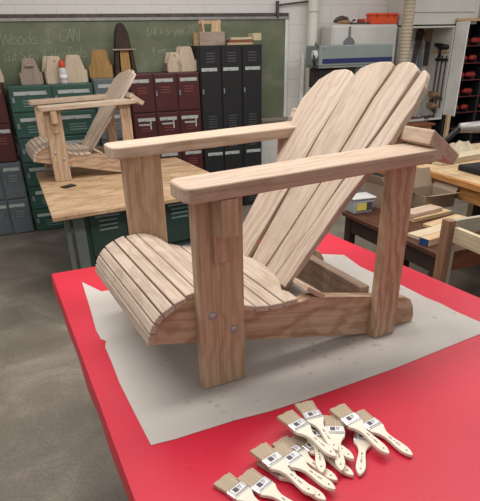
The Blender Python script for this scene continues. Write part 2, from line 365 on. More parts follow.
def chair_parts(root, pale, mid, warm):
    L = .0005
    def side(v0, v1):                       # plane v=v0 extruded to v1
        return lambda pts, *a: None
    for s in (0, 1):                        # 0 = side facing the camera, 1 = far side
        q = (lambda v: v) if s == 0 else (lambda v: W - v)
        tv = lambda t: (0, -t, 0) if s == 0 else (0, t, 0)
        # front leg
        lg = slab('leg', [P(0, q(0), L), P(0, q(0), .585), P(.14, q(0), .583), P(.14, q(0), L)], tv(.038), warm, root, (0, 0, 1), .005, 3)
        for (bu, bz) in ((.101, .244), (.036, .185)):
            c = P(bu, q(0), bz)
            lathe('bolt_head', [(.0115, -.001), (.0115, .002), (.008, .0055), (.003, .007)], c, (0, 1 if s == 0 else -1, 0), M['bolt'], root, 16)
        # rear leg
        slab('leg', [P(-.5037, q(0), L), P(-.5037, q(0), .5965), P(-.598, q(0), .5985), P(-.598, q(0), L)], tv(.038), M['ash_figured'], root, (0, 0, 1), .005, 3)
        # arm bracket, stepped
        slab('arm_bracket', [P(.092, q(0), .583), P(.092, q(-.059), .583), P(.092, q(-.059), .484), P(.092, q(-.016), .480), P(.092, q(-.012), .402), P(.092, q(0), .398)], (-.050, 0, 0), warm, root, (0, 0, 1), .003)
        # side stringer
        slab('side_rail', [P(*x) for x in [(.281, q(.038), .180), (.262, q(.038), .235), (.236, q(.038), .262), (.20, q(.038), .276), (.15, q(.038), .288), (.10, q(.038), .287), (.05, q(.038), .265), (.0, q(.038), .228), (-.06, q(.038), .206), (-.12, q(.038), .197), (-.22, q(.038), .196), (-.262, q(.038), .203), (-.49, q(.038), .152), (-.665, q(.038), .108), (-.693, q(.038), .094), (-.712, q(.038), .06), (-.72, q(.038), .02), (-.715, q(.038), L), (-.505, q(.038), L)]], tv(.038), M['ash_figured'], root, (1, 0, .2), .003)
        # arm
        zb = lambda u: .5843 + (.07 - u) * .0205
        pts = [(.180, -.035), (.180, .045), (.172, .063), (.155, .072), (-.30, .082), (-.655, .085), (-.668, .06), (-.668, -.02), (-.655, -.042), (-.590, -.061), (.150, -.062), (.170, -.054)]
        slab('armrest', [P(u, q(v), zb(u)) for u, v in pts], (0, 0, .039), mid, root, (1, 0, 0), .006, 3)
    # seat slats
    prof = [(.290, .182), (.283, .219), (.268, .249), (.243, .274), (.206, .293), (.165, .305), (.122, .309), (.080, .302), (.038, .280), (-.004, .243), (-.052, .225), (-.103, .216), (-.152, .214)]
    g = .0028
    for i in range(len(prof) - 1):
        a, b = Vector(prof[i]), Vector(prof[i + 1]); d = (b - a).normalized(); a2, b2 = a + d * g, b - d * g
        n = Vector((d.y, -d.x)); n = -n if n.y < 0 else n
        if i == 0: n = Vector((-d.y, d.x)); n = n if n.x > 0 else -n
        th = .019; m = (a.x + b.x) / 2
        v0 = .041 if -.02 < m < .15 else .026 + .004 * ((i * 7) % 3) / 3
        sec = [a2, b2, b2 - n * th, a2 - n * th]
        slab('seat_slat', [P(x.x, v0, x.y) for x in sec], (0, -(W - 2 * v0), 0), pale, root, (0, 1, 0), .003)
        # grain runs across the chair
        o = root.children[-1]
    rear = [(-.155, .03), (-.205, .032), (-.207, .09), (-.195, .115), (-.218, .16), (-.243, .24), (-.253, CV)]
    rear += [(u, W - v) for u, v in rear[-2::-1]]
    slab('seat_slat', [P(u, v, .2145) for u, v in rear], (0, 0, -.019), pale, root, (0, 1, 0), .003)
    # back slats: fan shaped boards leaning back, each one its own plane
    nrm = Vector((.80, 0, .60))
    for s in SLATS:
        pts = [P(*x) for x in s]; c = sum(pts, Vector()) / len(pts); n = Vector()
        for i in range(len(pts)): n += (pts[i] - c).cross(pts[(i + 1) % len(pts)] - c)
        n.normalize(); n = n if n.dot(nrm) > 0 else -n
        pts = [p - n * (p - c).dot(n) for p in pts]
        slab('back_slat', pts, -n * .021, pale, root, (-.57, 0, .82), .004, 3)
    # upper rail behind the slats, lower rail, rear cross brace
    sec = [(-.600, .690), (-.720, .608), (-.699, .578), (-.586, .650)]
    slab('back_rail', [P(u, -.046, z) for u, z in sec], (0, -(W + .092), 0), mid, root, (0, 1, 0), .004)
    ux, uz = -.84, -.54
    pv = [(.033, 0), (.033, .08), (W - .033, .08), (W - .033, 0), (W - .11, 0), (W - .16, .028), (CV + .08, .047), (CV - .08, .047), (.16, .028), (.11, 0)]
    slab('lower_back_rail', [P(-.244 + ux * w, v, .2445 + uz * w) for v, w in pv], (-.022, 0, -.034), mid, root, (0, 1, 0), .003)
    slab('rear_brace', [P(-.492, .077, .03), P(-.492, .077, .168), P(-.530, .077, .168), P(-.530, .077, .03)], (0, -(W - .154), 0), mid, root, (0, 1, 0), .003)

def fix_grain():
    pass
TH = .4577; TZ = .8834
chair = empty('adirondack_chair', (.024, 1.3482, TZ), TH + math.pi, 'large unfinished wooden slatted armchair on grey paper over the red table', 'chair')
chair_parts(chair, M['ash_pale'], M['ash'], M['ash_warm'])
# slabs extruded along their length keep their grain on that axis: rebuild the material axis for seat slats and rails
chair2 = empty('adirondack_chair', (-1.434, 4.70, .767), .437 + math.pi, 'wooden slatted armchair on the plywood table in front of the lockers', 'chair')
for ch in list(chair.children):
    c = ch.copy(); COL.objects.link(c); c.parent = chair2
# ------------------------------------------------------------------ red table, covering, paper
BL, BR = Vector((-.852, 2.245)), Vector((.468, 2.813)); dl = Vector((.404, -.915)); dr = Vector((.48, -.877))
FL, FR = BL + dl * 2.25, BR + dr * 2.25
t = empty('work_table', ((BL.x + FR.x) / 2, (BL.y + FR.y) / 2, 0), 0, 'large work table standing under the red covering', 'table')
off = Vector((t.location.x, t.location.y, 0))
def ins(p, q, r, k): return p + (q - p).normalized() * k + (r - p).normalized() * k
cs = [ins(BL, BR, FL, .02), ins(BR, BL, FR, .02), ins(FR, FL, BR, .02), ins(FL, FR, BL, .02)]
slab('table_top', [Vector((c.x, c.y, TZ - .05)) - off for c in cs], (0, 0, .045), M['birch'], t)
for c, a, b in ((BL, BR, FL), (BR, BL, FR), (FR, FL, BR), (FL, FR, BL)):
    e = ins(c, a, b, .30); e = Vector((e.x, e.y, 0)) - off
    box('leg', e.x - .035, e.x + .035, e.y - .035, e.y + .035, 0, TZ - .05, M['steel_grey'], t)
def cloth():
    bm = bmesh.new(); nx, ny = 26, 40; grid = []
    hang = lambda s, k: .065 + .008 * math.sin(9 * s + k) + .004 * math.sin(23 * s + 2 * k)
    zt = TZ - .0025
    for j in range(ny + 1):
        l = BL.lerp(FL, j / ny); r = BR.lerp(FR, j / ny); row = []
        ex = (r - l).normalized()
        for i in range(nx + 1):
            p = l.lerp(r, i / nx); z = zt
            row.append(bm.verts.new((p.x, p.y, z)))
        grid.append(row)
    for j in range(ny):
        for i in range(nx): bm.faces.new((grid[j][i], grid[j + 1][i], grid[j + 1][i + 1], grid[j][i + 1]))
    def skirt(vs, outv, k):
        prev = vs
        n = len(vs)
        for st in (1, 2, 3):
            cur = []
            for i, v in enumerate(vs):
                h = hang(i / n * 2.2, k) * st / 3
                wv = .006 * math.sin(i * .9 + k) * st / 3
                q = v.co + Vector((outv.x, outv.y, 0)) * (.003 + .001 * st + wv * .3); q.z = zt - h - .003
                cur.append(bm.verts.new(q))
            for i in range(n - 1): bm.faces.new((prev[i], prev[i + 1], cur[i + 1], cur[i]))
            prev = cur
    skirt([r[0] for r in grid], Vector((-.915, -.404)), 0)
    skirt([r[-1] for r in grid], Vector((.877, .48)), 1.3)
    skirt(grid[0], Vector((-.395, .918)), 2.1)
    skirt(grid[-1], Vector((.395, -.918)), 3.3)
    return from_bm(bm, 'cloth')
o = link('table_cover', cloth(), M['cloth'], smooth=False)
so = o.modifiers.new('th', 'SOLIDIFY'); so.thickness = .0012; so.offset = 0
tag(o, 'bright red sheet covering the work table', 'table cover')
PAPER = [(-0.684, 2.137), (-0.579, 1.854), (-0.519, 1.686), (-0.486, 1.618), (-0.465, 1.603), (-0.459, 1.561), (-0.414, 1.456), (-0.367, 1.339), (-0.294, 1.183), (-0.231, 1.051), (-0.171, 1.072), (-0.106, 1.102), (-0.011, 1.145), (0.088, 1.181), (0.193, 1.229), (0.34, 1.304), (0.499, 1.385), (0.679, 1.488), (0.855, 1.588), (0.919, 1.629), (0.893, 1.676), (0.836, 1.769), (0.804, 1.84), (0.769, 1.888), (0.719, 1.989), (0.674, 2.087), (0.615, 2.17), (0.579, 2.233), (0.532, 2.391), (0.418, 2.413), (-.08, 2.21), (-0.574, 2.03)]
bm = bmesh.new(); prism_bm(bm, PAPER, TZ - .0016, TZ)
o = link('paper_sheet', from_bm(bm, 'paper'), M['paper']); tag(o, 'grey protective paper with torn edges and glue spots under the large chair', 'paper')

# ------------------------------------------------------------------ brushes
def outline_brush():
    # handle half widths along x (x=0 tip of the bristles, x=.195 end of the handle)
    hw = [(.072, .0245), (.080, .0235), (.090, .0165), (.100, .0115), (.112, .0088), (.130, .0092), (.150, .0115), (.168, .0122), (.180, .0100), (.189, .0060), (.195, .0018)]
    return [(x, -w) for x, w in hw] + [(x, w) for x, w in hw[::-1]]
def make_brush():
    r = empty('paint_brush', (0, 0, 0))
    h = link('handle', from_bm((lambda b: (prism_bm(b, outline_brush(), -.005, .005), b)[1])(bmesh.new()), 'handle'), M['handle'], r, .003, 2)
    lathe('hanging_hole', [(.0022, 0), (.0022, .0006)], (.176, 0, .005), (0, 0, 1), M['print'], h, 10)
    for i, (x0, x1) in enumerate(((.118, .130), (.134, .139), (.142, .156))):
        bb = boxes_mesh('printed_mark', [(x0 + k * .0035, x0 + k * .0035 + .0022, -.002, .002, .0049, .0053) for k in range(int((x1 - x0) / .0035))], M['print'], h)
    # ferrule
    bm = bmesh.new(); prism_bm(bm, [(.044, -.0255), (.0745, -.0255), (.0745, .0255), (.044, .0255)], -.0068, .0068)
    f = link('ferrule', from_bm(bm, 'ferrule'), M['silver'], r, .003, 2)
    boxes_mesh('crimp_mark', [(.0675, .0705, -.0225 + k * .006, -.0225 + k * .006 + .0035, .0066, .0072) for k in range(8)], M['print'], f)
    boxes_mesh('ferrule_label', [(.0475, .0655, -.016, .016, .0067, .0071)], M['label_white'], f)
    boxes_mesh('ferrule_print', [(.050, .063, -.012, .001, .007, .0073), (.051, .053, .003, .013, .007, .0073), (.055, .0565, .003, .013, .007, .0073), (.059, .0605, .003, .011, .007, .0073)], M['label_dark'], f)
    # bristles: flat wedge with an uneven tip
    bm = bmesh.new(); n = 18; top = []; 
    pts = [(.046, .0235), (.046, -.0235)] + [(.001 + .003 * random.random() + .002 * abs(k / n - .5), -.0265 + .053 * k / n) for k in range(n + 1)]
    prism_bm(bm, pts, -.005, .005)
    link('bristles', from_bm(bm, 'bristles'), M['bristle'], r, .001, 1)
    return r
BR_ = [ # tip xy, end xy, layer at tip, layer at end, label
 ((.34, 1.11), (.283, .915), 0, 0, 'brush pointing towards the viewer, pinned under the two rightmost brushes'),
 ((.15, 1.072), (.268, .918), 0, 0, 'brush lying mid pile, its tip poking out past the diagonal one above'),
 ((.10, 1.052), (.228, .902), 0, 0, 'brush in the middle of the pile, lying under two upright handles'),
 ((.062, .983), (.187, .848), 0, 0, 'brush hidden along one side by the brush with the bright label above it'),
 ((.010, .930), (.145, .800), .2, 0, 'brush second from the front left corner of the pile'),
 ((-.047, .920), (.09, .785), 0, 0, 'brush at the front left end of the pile, bristles fully clear'),
 ((.178, 1.117), (.272, .965), 1, 1, 'brush with bristles hidden, handle ending short beside the right upright handle'),
 ((.20, 1.11), (.193, .915), 1, 1, 'upright brush left of centre, only its handle end showing below the pile'),
 ((.25, 1.115), (.240, .920), 2, 1, 'upright brush right of centre with its ferrule half covered'),
 ((.088, 1.012), (.215, .862), 1, 1, 'brush left of centre with splayed bristles, under the crossing top brushes'),
 ((.32, 1.142), (.428, .980), 1, 0, 'rightmost brush of the pile, lying clear of the others'),
 ((.04, 1.003), (.168, .845), 2, 1, 'brush in the front part of the pile with the brightest silver ferrule'),
 ((.12, 1.113), (.232, .955), 3, 2, 'brush lying diagonally on top near the left of the back row'),
 ((.180, 1.15), (.236, .985), 3, 2, 'short looking brush at the back of the pile, steeper than its neighbours'),
 ((.262, 1.140), (.368, .972), 3, 1, 'brush second from the right with dark label, crossing over two others'),
]
brush = make_brush()
for i, (a, b, l0, l1, lab) in enumerate(BR_):
    r = brush if i == 0 else copy_tree(brush)
    a = Vector(a); b = Vector(b); d = (b - a).normalized(); c = (a + b) / 2
    z0 = TZ - .0019 + .0070 + .0128 * l0; z1 = TZ - .0019 + .0070 + .0128 * l1
    st = Vector((a.x, a.y, z0)); X = Vector((d.x, d.y, (z1 - z0) / .195)).normalized(); Y = Vector((-d.y, d.x, 0))
    st = Vector((c.x, c.y, (z0 + z1) / 2)) - X * .0975
    r.matrix_world = frame(st, X, Y)
    tag(r, 'flat chip brush: ' + lab if False else lab.replace('brush', 'cream handled brush', 1), 'brush', 'chip brushes piled on the red table')

# ------------------------------------------------------------------ plywood table on a locker island
pa, pb, pc, pd = Vector((-1.89, 5.10)), Vector((-1.26, 3.54)), Vector((.09, 4.27)), Vector((-.60, 5.68))
t = empty('plywood_table', (-.9, 4.65, 0), 0, 'plywood topped table carrying the second chair, green lockers for a base', 'table')
off = Vector((-.9, 4.65, 0)); PZ = .7665
slab('table_top', [Vector((q.x, q.y, PZ)) - off for q in (pb, pc, pd, pa)], (0, 0, -.028), M['ply'], t, (.9, .45, 0), .002)
ca, cb_, cc, cd = ins(pb, pc, pa, .12), ins(pc, pb, pd, .10), ins(pd, pc, pa, .10), ins(pa, pb, pd, .10)
cd = cd + (cc - cd).normalized() * .32; ca = ca + (cb_ - ca).normalized() * .03
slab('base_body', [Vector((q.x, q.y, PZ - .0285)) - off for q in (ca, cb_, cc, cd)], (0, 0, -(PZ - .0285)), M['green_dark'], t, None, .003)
e = (cb_ - ca); ln = e.length; e.normalize(); nf = Vector((e.y, -e.x))
fr = frame(Vector((ca.x, ca.y, 0)) + Vector((nf.x, nf.y, 0)) * .001 - off, (e.x, e.y, 0), (-nf.x, -nf.y, 0))
def sub(parent, o): 
    o.matrix_basis = fr @ o.matrix_basis; return o
sub(t, box('corner_post', -.01, .07, -.02, .0, 0, PZ - .03, M['post_green'], t))
sub(t, box('corner_post', -.07, -.035, -.01, .02, 0, PZ - .03, M['post_green'], t))
nc = 4; x0 = .10; cw = (ln - x0 - .02) / nc
for k in range(nc):
    for (z0, z1) in ((.03, .37), (.395, .72)):
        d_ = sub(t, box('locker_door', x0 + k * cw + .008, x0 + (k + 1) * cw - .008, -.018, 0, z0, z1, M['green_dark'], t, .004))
        xm = 0
        for q in range(3):
            zz = (z1 - z0) * .5 - .055 - q * .035
            box('louvre', -.07, .07, -.015, -.009, zz - .006, zz + .006, M['vent_g'], d_, 0)
        box('label_strip', -cw * .32, cw * .32, -.0125, -.009, (z1 - z0) * .5 - .03, (z1 - z0) * .5 - .016, M['vent_s'], d_, 0)
o = boxes_mesh('metal_plate', [(-.055, .055, -.035, .035, 0, .010)], M['black'])
o.location = (-1.40, 4.46, PZ + .0005); o.rotation_euler = (0, 0, .9)
tag(o, 'small black metal plate lying on plywood at the foot of the second chair', 'plate')

# ------------------------------------------------------------------ lockers
def locker_bank(name, a0, a1, z0, z1, cols, rows, body, vent, label, depth=.37, strip='top', latch=False, vents='mid', rowz=None):
    r = empty(name, wp(a0, 0, z0), WY, label, 'lockers')
    w, h = a1 - a0, z1 - z0
    box('body', 0, w, .012, depth, 0, h, body, r, .004)
    cw = w / cols; zz = rowz or [h * k / rows for k in range(rows + 1)]
    for c in range(cols):
        for k in range(len(zz) - 1):
            b, tp = zz[k] + .008, zz[k + 1] - .008; hh = tp - b; cz = (b + tp) / 2
            d = box('locker_door', c * cw + .010, (c + 1) * cw - .010, -.004, .012, b, tp, body, r, .004)
            ww = cw - .02
            def add(n, x0, x1, zz0, zz1, m, y=-.0105): box(n, x0, x1, y, -.0075, zz0, zz1, m, d, 0)
            s0 = hh / 2 - (.21 if hh > .6 else .045)
            jit = random.uniform(-.02, .02)
            add('label_strip', -ww * .40 + jit, ww * .40 + jit, s0 - .034, s0, M['tape'])
            tops = [s0 + .06 + .028 * q for q in range(4)] if hh > .6 else [s0 - .085 - .026 * q for q in range(3)]
            if hh > .6: tops += [-hh / 2 + .06 + .028 * q for q in range(5)]
            for q in tops: add('louvre', -ww * .22, ww * .22, q - .006, q + .006, vent, -.013)
            if latch and k == 2:
                add('hasp', -ww * .30, ww * .20, s0 - .075, s0 - .06, M['tape'], -.02)
                add('hasp', ww * .22, ww * .28, s0 - .12, s0 - .03, M['tape'], -.02)
            else:
                add('latch', -ww * .46, -ww * .40, -.03, .02, M['vent_s'], -.02)
    return r
locker_bank('locker_bank', 0.36 - .86, .365, 0.0, .765, 4, 2, M['grey_paint'], M['vent_s'], 'short blue-grey lockers at the left edge under maroon ones')
locker_bank('locker_bank', 0.36 - .86, .345, .767, 1.52, 4, 2, M['red_paint'], M['vent_r'], 'maroon lockers stacked on grey ones at the left edge')
locker_bank('locker_bank', .385, 1.215, 0, 1.485, 2, 6, M['green_paint'], M['vent_g'], 'green lockers behind the second chair against the chalkboard')
locker_bank('locker_bank', 1.225, 1.585, 0, 1.52, 1, 5, M['grey_paint'], M['vent_s'], 'narrow grey locker column between green and maroon lockers')
locker_bank('locker_bank', 1.595, 2.375, 0, 1.55, 3, 4, M['red_paint'], M['vent_r'], 'maroon lockers three wide next to the tall black ones', latch=True)
locker_bank('locker_bank', 2.385, 3.125, 0, 1.80, 3, 2, M['black_paint'], M['vent_k'], 'tall black lockers three wide, highest in the row')

# ------------------------------------------------------------------ chalkboard
cbd = empty('chalkboard', wp(-1.2, .38, .98), WY, 'long green chalkboard with faint writing on the back wall', 'chalkboard')
box('writing_surface', 0, 4.78, -.004, .018, 0, 1.075, M['board'], cbd, 0)
box('top_rail', -.02, 4.82, -.022, .018, 1.075, 1.105, M['alu'], cbd, .003)
box('cork_strip', -.02, 4.82, -.014, .018, 1.105, 1.14, M['iron'], cbd, .003)
box('side_frame', 4.78, 4.815, -.014, .018, -.02, 1.075, M['white_dirty'], cbd, .003, 'z')
box('chalk_tray', -.02, 4.815, -.075, .018, -.035, -.001, M['grey_wood'], cbd, .003)
GL = {  # single-line letters on a unit grid, as hand drawn chalk strokes
 'W': [[(0, 1), (.22, 0), (.42, .7), (.62, 0), (.9, 1)]], 'o': [[(.3, .55), (.05, .4), (.1, .05), (.4, 0), (.5, .3), (.3, .55)]], 'd': [[(.45, .5), (.1, .45), (.05, .08), (.4, .05), (.5, 1)], [(.47, .4), (.55, 0)]],
 's': [[(.42, .5), (.12, .48), (.12, .3), (.4, .2), (.35, 0), (.02, .03)]], 'I': [[(.1, 1), (.55, 1.02)], [(.33, 1), (.3, 0)], [(.02, 0), (.6, .03)]], 'C': [[(.6, .85), (.35, 1), (.05, .6), (.15, .1), (.6, .08)]],
 'A': [[(0, 0), (.32, 1), (.6, 0)], [(.12, .4), (.5, .42)]], 'N': [[(0, 0), (.08, 1), (.5, .05), (.58, 1)]], 'u': [[(.02, .5), (.08, .05), (.38, .05), (.42, .5), (.48, 0)]], 't': [[(.22, .9), (.2, .05), (.35, 0)], [(.02, .55), (.4, .58)]],
 'S': [[(.5, .9), (.2, 1), (.05, .72), (.45, .4), (.4, .05), (0, .08)]], 'b': [[(.05, 1), (.05, .02), (.4, .05), (.42, .4), (.08, .42)]], '&': [[(.55, 0), (.12, .75), (.3, 1), (.42, .75), (.05, .25), (.2, 0), (.55, .4)]],
 'e': [[(.05, .28), (.45, .32), (.3, .55), (.05, .35), (.15, 0), (.45, .08)]], 'l': [[(.15, 1), (.12, .05), (.25, 0)]], 'c': [[(.4, .48), (.12, .45), (.08, .08), (.4, .05)]], 'T': [[(0, 1), (.6, 1.02)], [(.3, 1), (.27, 0)]],
 'r': [[(.05, .5), (.08, 0)], [(.08, .35), (.35, .52)]], 'D': [[(.05, 0), (.05, 1), (.4, .8), (.42, .2), (.05, 0)]], '1': [[(.1, .8), (.25, 1), (.22, 0)]], '2': [[(.05, .8), (.3, 1), (.42, .7), (.02, .02), (.5, .04)]], '0': [[(.25, 1), (.03, .5), (.2, 0), (.42, .45), (.25, 1)]],
 '4': [[(.35, 0), (.38, 1), (.02, .35), (.5, .38)]], 'm': [[(.02, .5), (.05, 0)], [(.05, .35), (.25, .5), (.28, 0)], [(.28, .35), (.5, .5), (.55, 0)]], 'n': [[(.02, .5), (.05, 0)], [(.05, .35), (.35, .5), (.4, 0)]], '-': [[(.05, .35), (.4, .37)]],
 '+': [[(.05, .35), (.45, .37)], [(.25, .55), (.24, .15)]], '=': [[(.05, .28), (.4, .3)], [(.05, .45), (.4, .47)]], 'g': [[(.4, .5), (.1, .4), (.12, .1), (.4, .15), (.42, .5), (.38, -.3), (.08, -.25)]], 'y': [[(.02, .5), (.2, .1)], [(.45, .5), (.1, -.35)]], '/': [[(.05, -.05), (.45, 1)]],
 '"': [[(.1, 1), (.1, .8)], [(.25, 1), (.24, .8)]], ' ': []}
def chalk_text(body, size, x, z, rise=0.0, adv=.62, r=.0022):
    bm = bmesh.new(); cx = x
    for ch in body:
        for st in GL[ch]:
            pts = [Vector((cx + (p[0] + .15 * p[1]) * size + random.uniform(-.002, .002), -.0052, z + p[1] * size + (cx - x) * rise + random.uniform(-.002, .002))) for p in st]
            for a, b in zip(pts, pts[1:]):
                d = (b - a).normalized(); n = Vector((-d.z, 0, d.x)) * r
                vs = [bm.verts.new(q) for q in (a - n, b - n, b + n, a + n)]; f = bm.faces.new(vs)
                vs2 = [bm.verts.new(q + Vector((0, .001, 0))) for q in (a - n, b - n, b + n, a + n)]; bm.faces.new(vs2[::-1])
                for k in range(4): bm.faces.new((vs[k], vs2[k], vs2[(k + 1) % 4], vs[(k + 1) % 4]))
        cx += size * adv * (1.35 if ch in 'WIN' else .75 if ch in ' lt1' else 1)
    link('chalk_writing', from_bm(bm, 'chalk'), M['chalk'], cbd)
for a in (('Woods I CAN', .125, 1.60, .87, .02, .56), ('Cut Subs & elecTools', .095, 1.60, .72, .03, .48), ('A', .12, 1.70, .36, 0), ('1/4 = b-yon 20"', .085, 3.10, .92, .05, .50), ('4 mm -+ button', .085, 3.14, .74, .10, .52), ('cut + 21"', .085, 3.24, .60, .12, .55)):
    chalk_text(*a)
tube('chalk_stroke', [(2.52, -.005, .66), (2.50, -.005, .50), (2.53, -.005, .32)], .0022, M['chalk'], cbd, 6)
tube('chalk_stroke', [(2.46, -.005, .60), (2.58, -.005, .68), (2.66, -.005, .60)], .0018, M['chalk'], cbd, 6)

# wall bracket and pipe
o = empty('wall_bracket', wp(3.46, .36, 2.07), WY, 'thin iron bracket arm above the chalkboard end', 'bracket')
box('upright', 0, .022, -.02, .03, 0, .17, M['iron'], o, .002, 'z')
tube('arm', [(.01, -.01, .125), (.2, -.01, .145), (.42, -.01, .165)], .010, M['iron'], o, 8)
pipe = empty('vertical_pipe', wp(3.905, .30, 0), WY, 'cream painted vertical pipe on the wall right of the chalkboard', 'pipe')
lathe('pipe_body', [(.062, 0), (.062, 3.3)], (0, 0, 0), (0, 0, 1), M['pipe'], pipe, 28)
lathe('pipe_collar', [(.066, 0), (.068, .015), (.066, .03)], (0, 0, 2.12), (0, 0, 1), M['pipe'], pipe, 28)
o = empty('leaning_board', wp(3.72, .27, 0), WY, 'narrow cream board leaning on the wall behind the pipe', 'board')
slab('plank', [(-.06, -.10, 0), (.02, -.10, 0), (.12, .085, 1.66), (.09, .085, 1.68)], (0, .012, 0), M['white_dirty'], o, (0, 0, 1))

# ------------------------------------------------------------------ tool totes on the lockers
def tote(name, a, z, s, mat, mat2, label, o_=.22, yaw=0, slot=True, hole=True, cat='tool tote', ledge=False):
    """carrier seen end on: two tapering end panels, low side boards and a rail between"""
    r = empty(name, wp(a, o_, z + .001), WY + yaw, label, cat, 'wooden tool totes on the lockers')
    w, h = .105 * s, .325 * s
    prof = [(-w, 0), (w, 0), (w, .12 * s), (.62 * w, h * .92), (.48 * w, h), (-.48 * w, h), (-.62 * w, h * .92), (-w, .12 * s)]
    for y in (-.10, .078):
        e_ = slab('end_panel', [(x * 1.25, y, zz) for x, zz in prof], (0, .014, 0), mat, r, (0, 0, 1), .002)
    for sx in (-1, 1):
        box('side_board', sx * w * 1.30 - .008, sx * w * 1.30 + .008, -.10, .10, .004, .15 * s, mat2, r, .002, 'y')
    box('bottom_board', -w * 1.15, w * 1.15, -.085, .077, .004, .016, mat2, r, .002, 'y')
    lathe('handle_rod', [(.012, 0), (.012, .20)], (0, -.103, h * .82), (0, 1, 0), mat2, r, 12)
    if ledge: box('handle_ledge', -.055 * s, .055 * s, -.13, -.101, h * .70, h * .70 + .018, mat, r, .002)
    return r
tote('tool_tote', .635, 1.485, .74, M['grey_wood'], M['grey_wood'], 'grey-brown tapered wooden tote with small ledge, leftmost on the green lockers', ledge=True)
tote('tool_tote', .86, 1.485, .78, M['birch'], M['grey_wood'], 'pale tapered wooden tote just left behind the white spray bottle', yaw=.22)
tote('tool_tote', 1.075, 1.485, .80, M['birch'], M['birch'], 'wide pale wooden tote right of the white spray bottle')
tote('tool_tote', 1.36, 1.52, .82, M['golden'], M['golden'], 'golden brown wooden tote on the grey locker column', yaw=-.25)
tote('tool_tote', 2.14, 1.55, .60, M['birch'], M['grey_wood'], 'small pale wooden tote on the left half of the maroon lockers')
tote('tool_tote', 2.275, 1.55, .76, M['birch'], M['birch'], 'cream wooden tote on the maroon lockers touching the black ones')
r = empty('tool_tote', wp(.25, .15, 1.521), WY, 'cream wooden tote at the extreme left edge on the maroon lockers', 'tool tote', 'wooden tool totes on the lockers')
for y in (-.1, .1): slab('end_panel', [(-.12, y, 0), (.12, y, 0), (.12, y, .05), (.06, y, .32), (-.06, y, .32), (-.12, y, .05)], (0, .014, 0), M['birch'], r, (0, 0, 1), .002)
box('bottom_board', -.11, .11, -.086, .10, .004, .016, M['birch'], r, .002, 'y')
# spray bottle
r = empty('glue_bottle', wp(.945, .06, 1.486), WY, 'white bottle with red cap standing between two pale totes', 'bottle')
lathe('bottle_body', [(.036, 0), (.039, .01), (.039, .12), (.034, .14), (.030, .15)], (0, 0, 0), (0, 0, 1), M['bottle'], r)
lathe('bottle_label', [(.0395, 0), (.0395, .045)], (0, 0, .04), (0, 0, 1), M['label_white'], r)
lathe('bottle_cap', [(.032, 0), (.034, .006), (.030, .05), (.012, .075)], (0, 0, .150), (0, 0, 1), M['bottle_red'], r)
# dark stained cabinet-like carrier
r = empty('wooden_case', wp(1.585, .17, 1.551), WY, 'tall dark stained pointed wooden case with a ledge and light lower panel', 'wooden case')
K = .79
def kk(pts): return [(x * K, y * K, z * K) for x, y, z in pts]
slab('back_panel', kk([(-.14, 0, 0), (.17, 0, 0), (.125, 0, .36), (.105, 0, .50), (.065, 0, .58), (.035, 0, .605), (-.01, 0, .605), (-.04, 0, .58), (-.075, 0, .50), (-.095, 0, .36)]), (0, .02, 0), M['dark_wood'], r, (0, 0, 1), .004)
slab('front_panel', kk([(-.085, -.06, .30), (.115, -.06, .30), (.098, -.06, .45), (.062, -.06, .54), (.03, -.06, .57), (-.01, -.06, .57), (-.04, -.06, .54), (-.07, -.06, .45)]), (0, .018, 0), M['dark_wood'], r, (0, 0, 1), .004)
box('ledge', -.135 * K, .165 * K, -.13 * K, .02, .285 * K, .302 * K, M['grey_wood'], r, .002)
slab('side_panel', kk([(-.13, -.10, 0), (-.075, -.10, 0), (-.055, -.10, .284), (-.10, -.10, .284)]), (0, .08, 0), M['dark_wood'], r, (0, 0, 1), .002)
slab('side_panel', kk([(.105, -.10, 0), (.16, -.10, 0), (.13, -.10, .284), (.085, -.10, .284)]), (0, .08, 0), M['dark_wood'], r, (0, 0, 1), .002)
slab('light_panel', kk([(-.05, -.085, 0), (.085, -.085, 0), (.075, -.085, .284), (-.04, -.085, .284)]), (0, .03, 0), M['golden'], r, (0, 0, 1), .002)
# tote and planks on the black lockers
r = empty('wooden_toolbox', wp(2.56, .15, 1.801), WY, 'open pine toolbox on the left end of the black lockers', 'toolbox')
box('front_board', -.15, .135, -.12, -.105, 0, .13, M['grey_wood'], r)
box('back_board', -.15, .135, .11, .125, 0, .13, M['pine'], r)
for x in (-.10, .085):
    slab('end_panel', [(x, -.104, 0), (x, .109, 0), (x, .109, .12), (x, .05, .245), (x, -.05, .245), (x, -.104, .12)], (.016, 0, 0), M['pine'], r, (0, 0, 1), .002)
box('handle_bar', -.12, .13, -.02, .02, .205, .24, M['pine'], r)
slab('leaning_offcut', [(-.02, -.104, .02), (.075, -.104, .02), (.10, -.104, .23), (.0, -.104, .23)], (0, .014, 0), M['pine'], r, (0, 0, 1), .002)
for (a0, a1, z, mt, lb) in ((2.73, 3.03, 1.801, M['pine'], 'bottom reddish plank of the stack on the black lockers'), (2.75, 3.04, 1.826, M['red_brown'], 'middle plank of the stack on the black lockers'), (2.77, 3.02, 1.851, M['pine_pale'], 'top pale plank of the stack on the black lockers')):
    r = empty('plank', wp((a0 + a1) / 2, .1, z), WY, lb, 'plank', 'planks on the black lockers')
    b = box('board', -(a1 - a0) / 2, (a1 - a0) / 2, -.06, .06, 0, .022, mt, r)
    box('end_cleat', (a1 - a0) / 2 - .03, (a1 - a0) / 2 - .005, -.04, .04, .0225, .0235, mt, r)
o = box('wood_block', -.035, .035, -.05, .05, 0, .15, M['pine_pale']); o.matrix_world = Matrix.Translation(wp(3.075, .10, 1.801)) @ Matrix.Rotation(WY, 4, 'Z') @ Matrix.Translation((0, 0, .075)) @ frame((0, 0, 0), (0, 0, 1), (1, 0, 0))
tag(o, 'short upright wood block at the right end of the planks on the black lockers', 'wood block')

